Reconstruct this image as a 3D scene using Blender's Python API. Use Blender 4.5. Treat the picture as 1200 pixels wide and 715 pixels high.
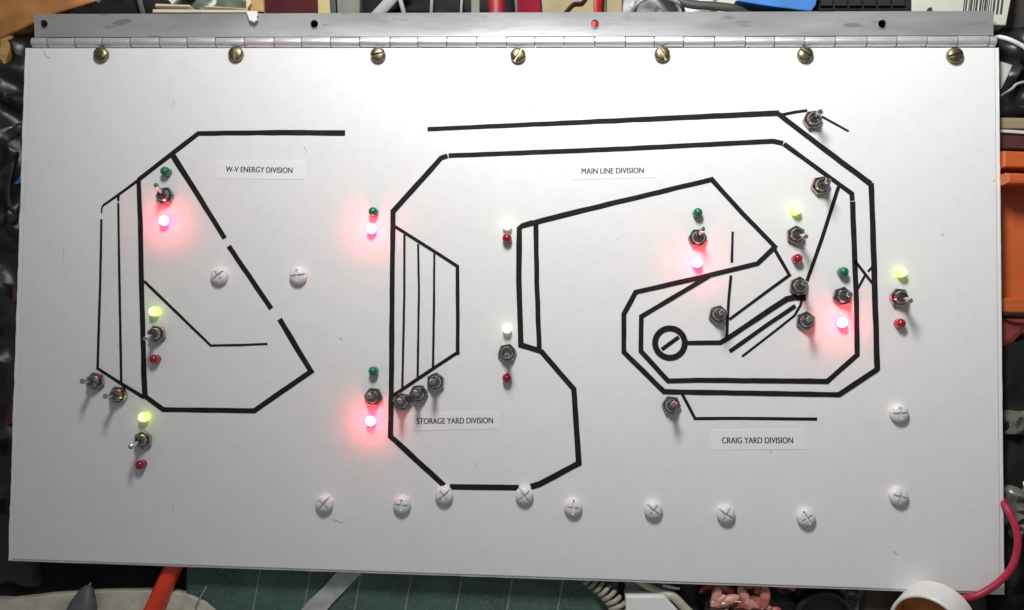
import bpy, bmesh, math, random
from mathutils import Vector, Matrix, noise
from mathutils.geometry import tessellate_polygon

for o in list(bpy.data.objects):
    bpy.data.objects.remove(o)
scene = bpy.context.scene
COL = scene.collection
random.seed(7)

# ------------------------------------------------------------------ camera
# pose of the board (457 mm wide) solved from its four corners, 30 mm equivalent lens
r1 = Vector((1.0010, 0.0166, -0.0549)).normalized()
r2 = Vector((0.0117, -0.9975, 0.0366))
r2 = (r2 - r1 * r2.dot(r1)).normalized()
r3 = r1.cross(r2)
T = Vector((-0.0086, 0.0020, 0.3940))
Rm = Matrix((r1, r2, r3)).transposed()          # board -> camera (x right, y down, z forward)
CAM = -(Rm.transposed() @ T)
cx, cy, cz = Rm[0], Rm[1], Rm[2]
cam_d = bpy.data.cameras.new('camera')
cam_d.sensor_width = 36.0
cam_d.lens = 30.0
cam_d.clip_start = 0.01
cam_d.clip_end = 50
cam = bpy.data.objects.new('camera', cam_d)
COL.objects.link(cam)
cam.matrix_world = Matrix((
    (cx[0], -cy[0], -cz[0], CAM.x),
    (cx[1], -cy[1], -cz[1], CAM.y),
    (cx[2], -cy[2], -cz[2], CAM.z),
    (0, 0, 0, 1)))
scene.camera = cam


def P(u, v, z=0.0):
    """pixel of the 1200x715 photograph -> point on the level plane z"""
    d = Rm.transposed() @ Vector(((u - 600) / 1000.0, (v - 357.5) / 1000.0, 1.0))
    k = (z - CAM.z) / d.z
    return CAM + d * k


# ------------------------------------------------------------------ light
world = bpy.data.worlds.new('World')
scene.world = world
world.use_nodes = True
bg = world.node_tree.nodes['Background']
bg.inputs[0].default_value = (0.95, 0.97, 1.0, 1)
bg.inputs[1].default_value = 0.165

lamp_d = bpy.data.lights.new('bench_lamp', 'AREA')
lamp_d.shape = 'RECTANGLE'
lamp_d.size = 0.16
lamp_d.size_y = 0.08
lamp_d.energy = 2.64
lamp_d.spread = math.radians(158)
lamp_d.color = (1.0, 0.985, 0.96)
lamp = bpy.data.objects.new('bench_lamp', lamp_d)
COL.objects.link(lamp)
lamp.location = (-0.008, 0.324, 0.321)
lamp.rotation_euler = (Vector((0.142, 0.294, 0)) - Vector(lamp.location)).to_track_quat('-Z', 'Y').to_euler()

scene.cycles.sample_clamp_indirect = 1.5
scene.cycles.caustics_reflective = False
scene.cycles.caustics_refractive = False
vs = scene.view_settings
vs.view_transform = 'Standard'
vs.look = 'None'
vs.gamma = 1
vs.exposure = 0
vs.use_curve_mapping = False

BENCH = -0.016


def Z(z):
    """heights under the board edge are squeezed into the gap above the bench"""
    return z if z > -0.0062 else max(BENCH, -0.0062 + (z + 0.0062) * 0.62)


# ------------------------------------------------------------------ materials
MATS = {}


def mat(name, col, rough=0.5, metal=0.0, var=0.08, scale=60.0, bump=0.0, bscale=None, stretch=None,
        emit=None, estr=0.0, coat=0.0, spec=0.5, speck=None, alpha=None, rvar=0.0):
    if name in MATS:
        return MATS[name]
    m = bpy.data.materials.new(name)
    m.use_nodes = True
    nt = m.node_tree
    b = nt.nodes['Principled BSDF']
    b.inputs['Roughness'].default_value = rough
    b.inputs['Metallic'].default_value = metal
    b.inputs['Coat Weight'].default_value = coat
    b.inputs['Specular IOR Level'].default_value = spec
    tc = nt.nodes.new('ShaderNodeTexCoord')
    mp = nt.nodes.new('ShaderNodeMapping')
    nt.links.new(tc.outputs['Object'], mp.inputs[0])
    if stretch:
        mp.inputs['Scale'].default_value = stretch
    n = nt.nodes.new('ShaderNodeTexNoise')
    n.inputs['Scale'].default_value = scale
    n.inputs['Detail'].default_value = 5
    nt.links.new(mp.outputs[0], n.inputs['Vector'])
    r = nt.nodes.new('ShaderNodeValToRGB')
    r.color_ramp.elements[0].position = 0.3
    r.color_ramp.elements[1].position = 0.7
    r.color_ramp.elements[0].color = tuple(c * (1 - var) for c in col) + (1,)
    r.color_ramp.elements[1].color = tuple(min(1, c * (1 + var)) for c in col) + (1,)
    nt.links.new(n.outputs['Fac'], r.inputs[0])
    colsock = r.outputs[0]
    if speck:
        scol, sscale, thr = speck
        n2 = nt.nodes.new('ShaderNodeTexNoise')
        n2.inputs['Scale'].default_value = sscale
        n2.inputs['Detail'].default_value = 3
        nt.links.new(mp.outputs[0], n2.inputs['Vector'])
        r2_ = nt.nodes.new('ShaderNodeValToRGB')
        r2_.color_ramp.elements[0].position = thr
        r2_.color_ramp.elements[1].position = thr + 0.06
        nt.links.new(n2.outputs['Fac'], r2_.inputs[0])
        mx = nt.nodes.new('ShaderNodeMix')
        mx.data_type = 'RGBA'
        nt.links.new(r2_.outputs[0], mx.inputs[0])
        nt.links.new(colsock, mx.inputs[6])
        mx.inputs[7].default_value = tuple(scol) + (1,)
        colsock = mx.outputs[2]
    nt.links.new(colsock, b.inputs['Base Color'])
    if rvar:
        mr = nt.nodes.new('ShaderNodeMapRange')
        mr.inputs[3].default_value = rough - rvar
        mr.inputs[4].default_value = rough + rvar
        nt.links.new(n.outputs['Fac'], mr.inputs[0])
        nt.links.new(mr.outputs[0], b.inputs['Roughness'])
    if bump:
        nb = nt.nodes.new('ShaderNodeTexNoise')
        nb.inputs['Scale'].default_value = bscale or scale * 2
        nb.inputs['Detail'].default_value = 4
        nt.links.new(mp.outputs[0], nb.inputs['Vector'])
        bp = nt.nodes.new('ShaderNodeBump')
        bp.inputs['Strength'].default_value = bump
        bp.inputs['Distance'].default_value = 0.0006
        nt.links.new(nb.outputs['Fac'], bp.inputs['Height'])
        nt.links.new(bp.outputs[0], b.inputs['Normal'])
    if emit:
        b.inputs['Emission Color'].default_value = tuple(emit) + (1,)
        b.inputs['Emission Strength'].default_value = estr
    if alpha is not None:
        b.inputs['Alpha'].default_value = alpha
    MATS[name] = m
    return m


def make_paint():
    """white painted acrylic: faint smudges, hairline scratches and a few specks"""
    m = mat('white_paint', (0.77, 0.77, 0.775), 0.42, var=0.012, scale=9, bump=0.05, bscale=260, rvar=0.05)
    nt = m.node_tree
    b = nt.nodes['Principled BSDF']
    base = b.inputs['Base Color'].links[0].from_socket
    tc = nt.nodes.new('ShaderNodeTexCoord')
    chain = base
    # fine grime blotches
    n = nt.nodes.new('ShaderNodeTexNoise')
    n.inputs['Scale'].default_value = 130
    n.inputs['Detail'].default_value = 6
    n.inputs['Roughness'].default_value = 0.75
    nt.links.new(tc.outputs['Object'], n.inputs['Vector'])
    r = nt.nodes.new('ShaderNodeValToRGB')
    r.color_ramp.elements[0].position = 0.28
    r.color_ramp.elements[0].color = (0.93, 0.93, 0.925, 1)
    r.color_ramp.elements[1].position = 0.55
    r.color_ramp.elements[1].color = (1, 1, 1, 1)
    nt.links.new(n.outputs['Fac'], r.inputs[0])
    mx = nt.nodes.new('ShaderNodeMix')
    mx.data_type = 'RGBA'
    mx.blend_type = 'MULTIPLY'
    mx.inputs[0].default_value = 0.7
    nt.links.new(chain, mx.inputs[6])
    nt.links.new(r.outputs[0], mx.inputs[7])
    chain = mx.outputs[2]
    # specks of dirt
    v = nt.nodes.new('ShaderNodeTexVoronoi')
    v.inputs['Scale'].default_value = 34
    nt.links.new(tc.outputs['Object'], v.inputs['Vector'])
    r = nt.nodes.new('ShaderNodeValToRGB')
    r.color_ramp.elements[0].position = 0.012
    r.color_ramp.elements[0].color = (0.55, 0.54, 0.52, 1)
    r.color_ramp.elements[1].position = 0.03
    r.color_ramp.elements[1].color = (1, 1, 1, 1)
    nt.links.new(v.outputs['Distance'], r.inputs[0])
    mx = nt.nodes.new('ShaderNodeMix')
    mx.data_type = 'RGBA'
    mx.blend_type = 'MULTIPLY'
    mx.inputs[0].default_value = 0.5
    nt.links.new(chain, mx.inputs[6])
    nt.links.new(r.outputs[0], mx.inputs[7])
    nt.links.new(mx.outputs[2], b.inputs['Base Color'])
    return m


M_PAINT = make_paint()
M_ACRYL = mat('acrylic_edge', (0.80, 0.80, 0.81), 0.25, var=0.03, scale=120, bump=0.2, bscale=500)
M_TAPE = mat('black_tape', (0.013, 0.013, 0.014), 0.7, var=0.3, scale=300, bump=0.25, bscale=700, spec=0.15)
M_ALU = mat('brushed_aluminium', (0.62, 0.62, 0.635), 0.38, 0.72, var=0.17, scale=34, bump=0.06, bscale=240,
            stretch=(0.45, 2.2, 1), rvar=0.13, speck=((0.40, 0.40, 0.41), 90, 0.63))
M_KNU = mat('hinge_knuckle', (0.80, 0.80, 0.82), 0.42, 0.75, var=0.06, scale=150, bump=0.08, rvar=0.08)
M_BRASS = mat('aged_brass', (0.29, 0.245, 0.155), 0.42, 1.0, var=0.4, scale=420, bump=0.25, bscale=600, rvar=0.14, speck=((0.13, 0.10, 0.06), 330, 0.56))
M_WSCREW = mat('white_enamel', (0.76, 0.76, 0.76), 0.35, var=0.06, scale=300, bump=0.5, bscale=420)
M_NICKEL = mat('nickel', (0.40, 0.375, 0.355), 0.15, 1.0, var=0.15, scale=500, rvar=0.08)
M_LEVER = mat('chrome_lever', (0.66, 0.65, 0.63), 0.14, 1.0, var=0.06, scale=400)
M_BODY = mat('switch_body', (0.02, 0.03, 0.10), 0.5)
M_LABEL = mat('label_paper', (0.80, 0.80, 0.80), 0.55, var=0.02, scale=200, bump=0.05)
M_INK = mat('label_ink', (0.045, 0.045, 0.05), 0.8, spec=0.1)
M_ROFF = mat('led_red_unlit', (0.30, 0.008, 0.02), 0.16, var=0.05, coat=0.3)
M_GOFF = mat('led_green_unlit', (0.012, 0.16, 0.075), 0.16, var=0.05, coat=0.3)


def led_mat(name, base, emit, zlo, zhi, slo, shi, top=None):
    m = mat(name, base, 0.2, var=0.02)
    nt = m.node_tree
    b = nt.nodes['Principled BSDF']
    b.inputs['Emission Color'].default_value = tuple(emit) + (1,)
    tc = nt.nodes.new('ShaderNodeTexCoord')
    sx = nt.nodes.new('ShaderNodeSeparateXYZ')
    nt.links.new(tc.outputs['Object'], sx.inputs[0])
    mr = nt.nodes.new('ShaderNodeMapRange')
    mr.inputs[1].default_value = zlo
    mr.inputs[2].default_value = zhi
    mr.inputs[3].default_value = slo
    mr.inputs[4].default_value = shi
    nt.links.new(sx.outputs[2], mr.inputs[0])
    nt.links.new(mr.outputs[0], b.inputs['Emission Strength'])
    if top:
        # tip colour whitened to paint in the burnt-out core; flanks keep the emit colour
        mx = nt.nodes.new('ShaderNodeMix')
        mx.data_type = 'RGBA'
        m2 = nt.nodes.new('ShaderNodeMapRange')
        m2.inputs[1].default_value = zlo
        m2.inputs[2].default_value = zhi
        nt.links.new(sx.outputs[2], m2.inputs[0])
        nt.links.new(m2.outputs[0], mx.inputs[0])
        mx.inputs[6].default_value = tuple(emit) + (1,)
        mx.inputs[7].default_value = tuple(top) + (1,)
        nt.links.new(mx.outputs[2], b.inputs['Emission Color'])
    return m


M_RON = led_mat('led_red_lit', (0.5, 0.05, 0.08), (1.0, 0.004, 0.017), 0.0030, 0.0040, 95, 9, (1.0, 0.62, 0.70))
M_GON = led_mat('led_green_lit', (0.3, 0.4, 0.08), (0.66, 1.0, 0.10), 0.0026, 0.0049, 1.3, 7.5)
M_GPALE = led_mat('led_green_pale', (0.6, 0.62, 0.45), (0.93, 1.0, 0.60), 0.0026, 0.0049, 0.8, 3.5)

# ------------------------------------------------------------------ object helpers
ORG = {}


def mk(name, me, material, parent=None, origin=(0, 0, 0), rot=None):
    o = bpy.data.objects.new(name, me)
    COL.objects.link(o)
    if material and not me.materials:
        me.materials.append(material)
    origin = Vector(origin)
    ORG[o] = origin
    if parent is not None:
        o.parent = parent
        o.location = origin - ORG[parent]
    else:
        o.location = origin
    if rot is not None:
        o.rotation_mode = 'QUATERNION'
        o.rotation_quaternion = rot
    return o


def mesh(name, bm, smooth=None, origin=(0, 0, 0)):
    if Vector(origin).length:
        bmesh.ops.translate(bm, verts=bm.verts, vec=-Vector(origin))
    bmesh.ops.recalc_face_normals(bm, faces=bm.faces)
    if smooth is not None:
        for f in bm.faces:
            f.smooth = True
        for e in bm.edges:
            if len(e.link_faces) == 2 and e.calc_face_angle(0) > smooth:
                e.smooth = False
    me = bpy.data.meshes.new(name)
    bm.to_mesh(me)
    bm.free()
    return me


def thing(name, label, cat, loc, group=None):
    o = bpy.data.objects.new(name, None)
    o.empty_display_size = 0.02
    COL.objects.link(o)
    o.location = loc
    ORG[o] = Vector(loc)
    o['label'] = label
    o['category'] = cat
    if group:
        o['group'] = group
    return o


def tag(o, label, cat, group=None):
    o['label'] = label
    o['category'] = cat
    if group:
        o['group'] = group
    return o


def centroid(pts):
    c = Vector((0, 0, 0))
    for p in pts:
        c += Vector(p)
    return c / len(pts)


def prism(pts, z0, z1, bevel=0.0, holes=()):
    """vertical prism over an xy outline"""
    bm = bmesh.new()
    loops = [[Vector((p[0], p[1], 0)) for p in pts]] + [[Vector((p[0], p[1], 0)) for p in h] for h in holes]
    flat = [p for l in loops for p in l]
    tris = tessellate_polygon(loops)
    top = [bm.verts.new((p.x, p.y, z1)) for p in flat]
    bot = [bm.verts.new((p.x, p.y, z0)) for p in flat]
    if not holes:
        bm.faces.new(top)
        bm.faces.new(list(reversed(bot)))
    else:
        for t in tris:
            bm.faces.new([top[i] for i in t])
            bm.faces.new([bot[i] for i in reversed(t)])
    k = 0
    for l in loops:
        n = len(l)
        for i in range(n):
            a, b = k + i, k + (i + 1) % n
            bm.faces.new([top[a], bot[a], bot[b], top[b]])
        k += n
    bmesh.ops.recalc_face_normals(bm, faces=bm.faces)
    if bevel:
        es = [e for e in bm.edges if all(abs(v.co.z - z1) < 1e-7 for v in e.verts) and len(e.link_faces) == 2
              and abs(e.link_faces[0].normal.z - e.link_faces[1].normal.z) > 0.5]
        bmesh.ops.bevel(bm, geom=es, offset=bevel, segments=2, affect='EDGES', profile=0.5)
    return bm


def slab(name, px, z1, z0, material, parent=None, bevel=0.0004):
    if z1 < -0.0062 and z0 == BENCH and z1 < BENCH + 0.009:
        pass
    elif z0 == BENCH:
        z1 = Z(z1)
    pts = [P(u, v, z1) for u, v in px]
    c = centroid(pts)
    c.z = z0
    bm = prism(pts, z0, z1, bevel)
    return mk(name, mesh(name, bm, origin=c), material, parent, c)


def tube_bm(pts, rad, seg=10, bm=None, cap=True, squash=1.0):
    bm = bm or bmesh.new()
    pts = [Vector(p) for p in pts]
    n = len(pts)
    rs = rad if isinstance(rad, (list, tuple)) else [rad] * n
    rings = []
    prev = None
    for i, p in enumerate(pts):
        t = (pts[min(i + 1, n - 1)] - pts[max(i - 1, 0)])
        if t.length < 1e-9:
            t = Vector((0, 0, 1))
        t.normalize()
        if prev is None:
            ref = Vector((0, 0, 1)) if abs(t.z) < 0.9 else Vector((1, 0, 0))
            side = t.cross(ref).normalized()
        else:
            side = (prev - t * prev.dot(t)).normalized()
        prev = side
        up = side.cross(t)
        rings.append([bm.verts.new(p + (side * math.cos(a) + up * math.sin(a) * squash) * rs[i])
                      for a in [2 * math.pi * k / seg for k in range(seg)]])
    for a, b in zip(rings, rings[1:]):
        for k in range(seg):
            bm.faces.new([a[k], a[(k + 1) % seg], b[(k + 1) % seg], b[k]])
    if cap:
        bm.faces.new(list(reversed(rings[0])))
        bm.faces.new(rings[-1])
    return bm


def spline(pts, n=8):
    """catmull-rom through points"""
    pts = [Vector(p) for p in pts]
    out = []
    for i in range(len(pts) - 1):
        p0 = pts[max(i - 1, 0)]
        p1, p2 = pts[i], pts[i + 1]
        p3 = pts[min(i + 2, len(pts) - 1)]
        for k in range(n):
            t = k / n
            out.append(0.5 * ((2 * p1) + (p2 - p0) * t + (2 * p0 - 5 * p1 + 4 * p2 - p3) * t * t
                              + (3 * p1 - p0 - 3 * p2 + p3) * t ** 3))
    out.append(pts[-1])
    return out


def lathe(profile, seg=24, bm=None):
    """profile list of (r,z) from bottom to top"""
    bm = bm or bmesh.new()
    rings = []
    for r, z in profile:
        if r < 1e-7:
            rings.append([bm.verts.new((0, 0, z))])
        else:
            rings.append([bm.verts.new((r * math.cos(2 * math.pi * k / seg), r * math.sin(2 * math.pi * k / seg), z))
                          for k in range(seg)])
    for a, b in zip(rings, rings[1:]):
        for k in range(seg):
            k2 = (k + 1) % seg
            if len(a) == 1 and len(b) == 1:
                continue
            if len(a) == 1:
                bm.faces.new([a[0], b[k2], b[k]])
            elif len(b) == 1:
                bm.faces.new([a[k], a[k2], b[0]])
            else:
                bm.faces.new([a[k], a[k2], b[k2], b[k]])
    return bm


def box_bm(c, s, rz=0.0, bm=None, bevel=0.0):
    nb = bmesh.new()
    bmesh.ops.create_cube(nb, size=1.0)
    bmesh.ops.scale(nb, vec=s, verts=nb.verts)
    if bevel:
        bmesh.ops.bevel(nb, geom=nb.edges[:], offset=bevel, segments=2, affect='EDGES')
    bmesh.ops.rotate(nb, cent=(0, 0, 0), matrix=Matrix.Rotation(rz, 3, 'Z'), verts=nb.verts)
    bmesh.ops.translate(nb, verts=nb.verts, vec=c)
    return nb


def boolean(me, cutters):
    """cut the meshes in cutters out of me, return the new mesh"""
    a = bpy.data.objects.new('tmp', me)
    COL.objects.link(a)
    tmp = []
    for c in cutters:
        b = bpy.data.objects.new('tmpc', c)
        COL.objects.link(b)
        md = a.modifiers.new('b', 'BOOLEAN')
        md.operation = 'DIFFERENCE'
        md.solver = 'EXACT'
        md.object = b
        tmp.append(b)
    dg = bpy.context.evaluated_depsgraph_get()
    new = bpy.data.meshes.new_from_object(a.evaluated_get(dg))
    for b in tmp + [a]:
        bpy.data.objects.remove(b)
    return new


def smooth_mesh(me, ang):
    bm = bmesh.new()
    bm.from_mesh(me)
    bmesh.ops.recalc_face_normals(bm, faces=bm.faces)
    for f in bm.faces:
        f.smooth = True
    for e in bm.edges:
        e.smooth = not (len(e.link_faces) == 2 and e.calc_face_angle(0) > ang)
    bm.to_mesh(me)
    bm.free()
    return me


# ================================================================== THE SETTING
bm = box_bm((0, 0, BENCH - 0.02), (1.7, 1.3, 0.04))
bench = mk('workbench', mesh('workbench', bm),
           mat('bench_top', (0.045, 0.038, 0.032), 0.6, var=0.4, scale=14, bump=0.3, stretch=(1, 5, 1)))
bench['kind'] = 'structure'

# ================================================================== THE CONTROL PANEL
panel = thing('control_panel', 'white model railway control panel with black track lines, toggles and lit indicators',
              'control panel', (0, 0, BENCH))

# ---- board, rough sawn on its short edges
corners = [(28, 55.5), (1172, 55), (1178.5, 698), (8, 658)]
cw = [P(u, v, 0) for u, v in corners]
outline = []
for i in range(4):
    a, b = cw[i], cw[(i + 1) % 4]
    nrm = Vector((-(b - a).y, (b - a).x, 0)).normalized()
    k = 70 if i in (1, 3) else 50
    amp = (0.0001, 0.00012, 0.00016, 0.0004)[i]
    for j in range(k):
        t = j / k
        p = a.lerp(b, t)
        if j:
            p = p + nrm * amp * (noise.noise(Vector((j * 0.9, i * 9.1, 0))) + 0.6 * noise.noise(Vector((j * 0.23, i * 5, 3))))
        outline.append(p)
c0 = centroid(cw)
bm = prism(outline, -0.005, -0.0006, 0.0005)
board = mk('board', mesh('board', bm), M_ACRYL, panel)
inset = []
for i in range(4):
    a = cw[i]
    ex = (cw[(i + 1) % 4] - a).normalized()
    ey = (cw[(i - 1) % 4] - a).normalized()
    d = [(0.0026, 0.0004), (0.0004, 0.0022), (0.0022, 0.0012), (0.0012, 0.0026)][i]
    inset.append(a + ex * d[0] + ey * d[1])
bm = prism(inset, -0.00062, 0.0, 0.00025)
mk('painted_face', mesh('painted_face', bm), M_PAINT, board)

# ---- piano hinge
LZ = 0.0
hl = [P(42.5, 18.7, LZ), P(1161.5, 15.2, LZ), P(1164.5, 41.3, LZ), P(40, 43.5, LZ)]


def leaf_pt(u, v):
    return P(u, v, LZ)


holes = []
for hu, hv in ((53, 29), (369, 29), (697, 29), (1033, 29)):
    c = P(hu, hv, LZ)
    holes.append([(c.x + 0.00185 * math.cos(a), c.y + 0.00185 * math.sin(a)) for a in
                  [-2 * math.pi * k / 20 for k in range(20)]])
y0 = hl[3].y


def droop(y):
    """the free leaf stands up a little towards its outer edge"""
    t = max(0.0, y - y0)
    return -0.0003 + t * 0.16 + t * t * 9.0


leaf = mesh('piano_hinge', prism(hl, -0.0011, 0.0, 0.0))
cut = []
for h in holes:
    cut.append(mesh('c', prism(list(reversed(h)), -0.01, 0.01)))
bm = bmesh.new()
bm.from_mesh(leaf)
for k in range(1, 12):
    bmesh.ops.bisect_plane(bm, geom=bm.verts[:] + bm.edges[:] + bm.faces[:], plane_co=(0, y0 + 0.011 * k / 12, 0), plane_no=(0.0006, 1, 0))
leaf2 = bpy.data.meshes.new('piano_hinge')
bm.to_mesh(leaf2)
bm.free()
leaf2 = boolean(leaf2, cut)
bm = bmesh.new()
bm.from_mesh(leaf2)
for vtx in bm.verts:
    vtx.co.z += droop(vtx.co.y)
leaf3 = mesh('piano_hinge', bm, 0.4)
hinge = mk('piano_hinge', leaf3, M_ALU, panel)
M_RIM = mat('hole_rim', (0.42, 0.42, 0.43), 0.6, 0.8)
rim_me = mesh('hole_rim', lathe([(0.00186, -0.0011), (0.00188, 0.0), (0.00195, 0.00007), (0.0021, 0.00004), (0.0022, -0.0003)], 20), 0.6)
for h in holes:
    cxh = sum(p[0] for p in h) / len(h)
    cyh = sum(p[1] for p in h) / len(h)
    mk('hole_rim', rim_me, M_RIM, hinge, (cxh, cyh, droop(cyh)))
# lower leaf runs under the board
lo = [P(40, 49, -0.0062), P(1164, 48, -0.0062), P(1164, 84, -0.0062), P(40, 86, -0.0062)]
bm = prism(lo, -0.0063, -0.0052)
mk('lower_leaf', mesh('lower_leaf', bm), M_ALU, hinge)
seps = [37.5, 57, 89, 121, 154, 188, 220.5, 253.5, 287.5, 322, 354, 388, 422, 457.5, 490, 524, 559, 594, 627, 661, 697, 733,
        766.5, 801, 837, 873, 907, 942, 978, 1015, 1050, 1085, 1121, 1158, 1167]
KR = 0.00235
pin = []
for i in range(len(seps) - 1):
    ua, ub = seps[i] + 0.65, seps[i + 1] - 0.65
    va, vb = 49.6 - (ua - 37) * 1.6 / 1130, 49.6 - (ub - 37) * 1.6 / 1130
    a, b = P(ua, va, 0), P(ub, vb, 0)
    a.z = b.z = -0.0007
    if i == 0:
        pin.append(a)
    if i == len(seps) - 2:
        pin.append(b)
    odd = i % 2
    dz = random.uniform(-0.00008, 0.00008)
    a = a + Vector((0, dz - (0.00012 if odd else 0), 0))
    b = b + Vector((0, dz - (0.00012 if odd else 0) + random.uniform(-4e-5, 4e-5), 0))
    mid = (a + b) / 2
    L = (b - a).length
    d = (b - a).normalized()
    rb = KR * random.uniform(0.98, 1.02)
    bm = tube_bm([a - mid, a - mid + d * 0.00015, b - mid - d * 0.00015, b - mid], [rb * 0.99, rb, rb, rb * 0.99], 28)
    mk('knuckle', mesh('knuckle', bm, 0.7), M_KNU, hinge, mid)
bm = tube_bm([pin[0] - Vector((0.0004, 0, 0)), pin[1] + Vector((0.0006, 0, 0))], 0.0012, 12)
mk('hinge_pin', mesh('hinge_pin', bm, 0.7), M_NICKEL, hinge)


# ---- screws
def screw_mesh(name, R, H, slots, material, phil=False):
    prof = [(0.0, -0.0004), (R * 0.98, -0.0004), (R, H * 0.45)]
    for k in range(1, 8):
        a = k / 7 * math.pi / 2
        prof.append((R * math.cos(a) ** 0.8 if k < 7 else 0.0, H * 0.45 + H * 0.55 * math.sin(a)))
    me = mesh(name, lathe(prof, 28), None)
    cutters = []
    for ang, w, depth, length in slots:
        cutters.append(mesh('c', box_bm((0, 0, H * 1.0 - depth + 0.002), (length, w, 0.004), ang)))
    me = boolean(me, cutters)
    me = smooth_mesh(me, 0.6)
    me.name = name
    if not me.materials:
        me.materials.append(material)
    return me


brass_me = screw_mesh('brass_screw', 0.0036, 0.0030, [(0, 0.0009, 0.0012, 0.01)], M_BRASS)
for u, v, a in ((118.5, 64, 130), (276.5, 63.5, 88), (443, 64.5, 14), (607, 65, 60), (776, 63.5, -62), (943.5, 64, -38),
                (1119, 65, 14)):
    q = Matrix.Rotation(math.radians(a), 3, 'Z').to_quaternion()
    mk('brass_screw', brass_me, None, panel, P(u, v, 0.001) - Vector((0, 0, 0.001)), q)
ws = []
for k in range(3):
    ws.append(screw_mesh('white_screw', 0.0041, 0.0040,
                         [(0, 0.0010, 0.0014 + 0.0001 * k, 0.0066 + 0.0006 * k), (math.pi / 2, 0.0008, 0.0012, 0.0050 + 0.0005 * k)],
                         M_WSCREW))
for i, (u, v, a) in enumerate(((257, 323, 40), (349.5, 323, 8), (380, 590, 50), (471, 591, -4), (520.5, 580, 42), (614.5, 580, -50),
                               (671.5, 594, 86), (765.5, 597, -38), (850.5, 602, -30), (944.5, 606, -58), (1053.5, 484, 4),
                               (1053, 581, 78))):
    q = Matrix.Rotation(math.radians(a), 3, 'Z').to_quaternion()
    mk('white_screw', ws[i % 3], None, panel, P(u, v, 0.0015) - Vector((0, 0, 0.0015)), q)

# ---- black track tape
PXM = 1.0 / 2530.0     # metres per photograph pixel on the board
strip_no = 0


def strip(pts, w, w2=None, rough=0.075):
    """ribbon of tape along photograph points; w, w2 widths in pixels at start and end"""
    global strip_no
    strip_no += 1
    w2 = w if w2 is None else w2
    raw = [P(u, v, 0) for u, v in pts]
    # resample
    dense = [raw[0]]
    lens = [0.0]
    corner = [True]
    for a, b in zip(raw, raw[1:]):
        n = max(1, int((b - a).length / 0.004))
        for k in range(1, n + 1):
            dense.append(a.lerp(b, k / n))
            corner.append(k == n)
            lens.append(lens[-1] + (dense[-1] - dense[-2]).length)
    tot = lens[-1]
    L, R_ = [], []
    N = len(dense)
    for i, p in enumerate(dense):
        d1 = (dense[i] - dense[i - 1]).normalized() if i else None
        d2 = (dense[i + 1] - dense[i]).normalized() if i < N - 1 else None
        d1 = d1 or d2
        d2 = d2 or d1
        n1 = Vector((-d1.y, d1.x, 0))
        n2 = Vector((-d2.y, d2.x, 0))
        m = (n1 + n2).normalized()
        sc = 1.0 / max(0.45, m.dot(n1))
        ww = (w + (w2 - w) * lens[i] / tot) * PXM * 0.515
        s = strip_no * 7.3
        jl = 1 + rough * 2.0 * noise.noise(Vector((i * 0.55, s, 0))) 
        jr = 1 + rough * 2.0 * noise.noise(Vector((i * 0.55, s, 9)))
        L.append(p + m * ww * sc * jl)
        R_.append(p - m * ww * sc * jr)
    z1 = 0.00012 + (strip_no % 9) * 0.00002
    bm = bmesh.new()
    tl = [bm.verts.new((p.x, p.y, z1)) for p in L]
    tr = [bm.verts.new((p.x, p.y, z1)) for p in R_]
    bl = [bm.verts.new((p.x, p.y, -0.00005)) for p in L]
    br = [bm.verts.new((p.x, p.y, -0.00005)) for p in R_]
    for i in range(N - 1):
        bm.faces.new([tl[i], tr[i], tr[i + 1], tl[i + 1]])
        bm.faces.new([bl[i], tl[i], tl[i + 1], bl[i + 1]])
        bm.faces.new([tr[i], br[i], br[i + 1], tr[i + 1]])
    bm.faces.new([tl[0], bl[0], br[0], tr[0]])
    bm.faces.new([tr[-1], br[-1], bl[-1], tl[-1]])
    c = centroid(dense)
    return mk('tape_strip', mesh('tape_strip', bm, origin=c), M_TAPE, panel, c)


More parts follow.
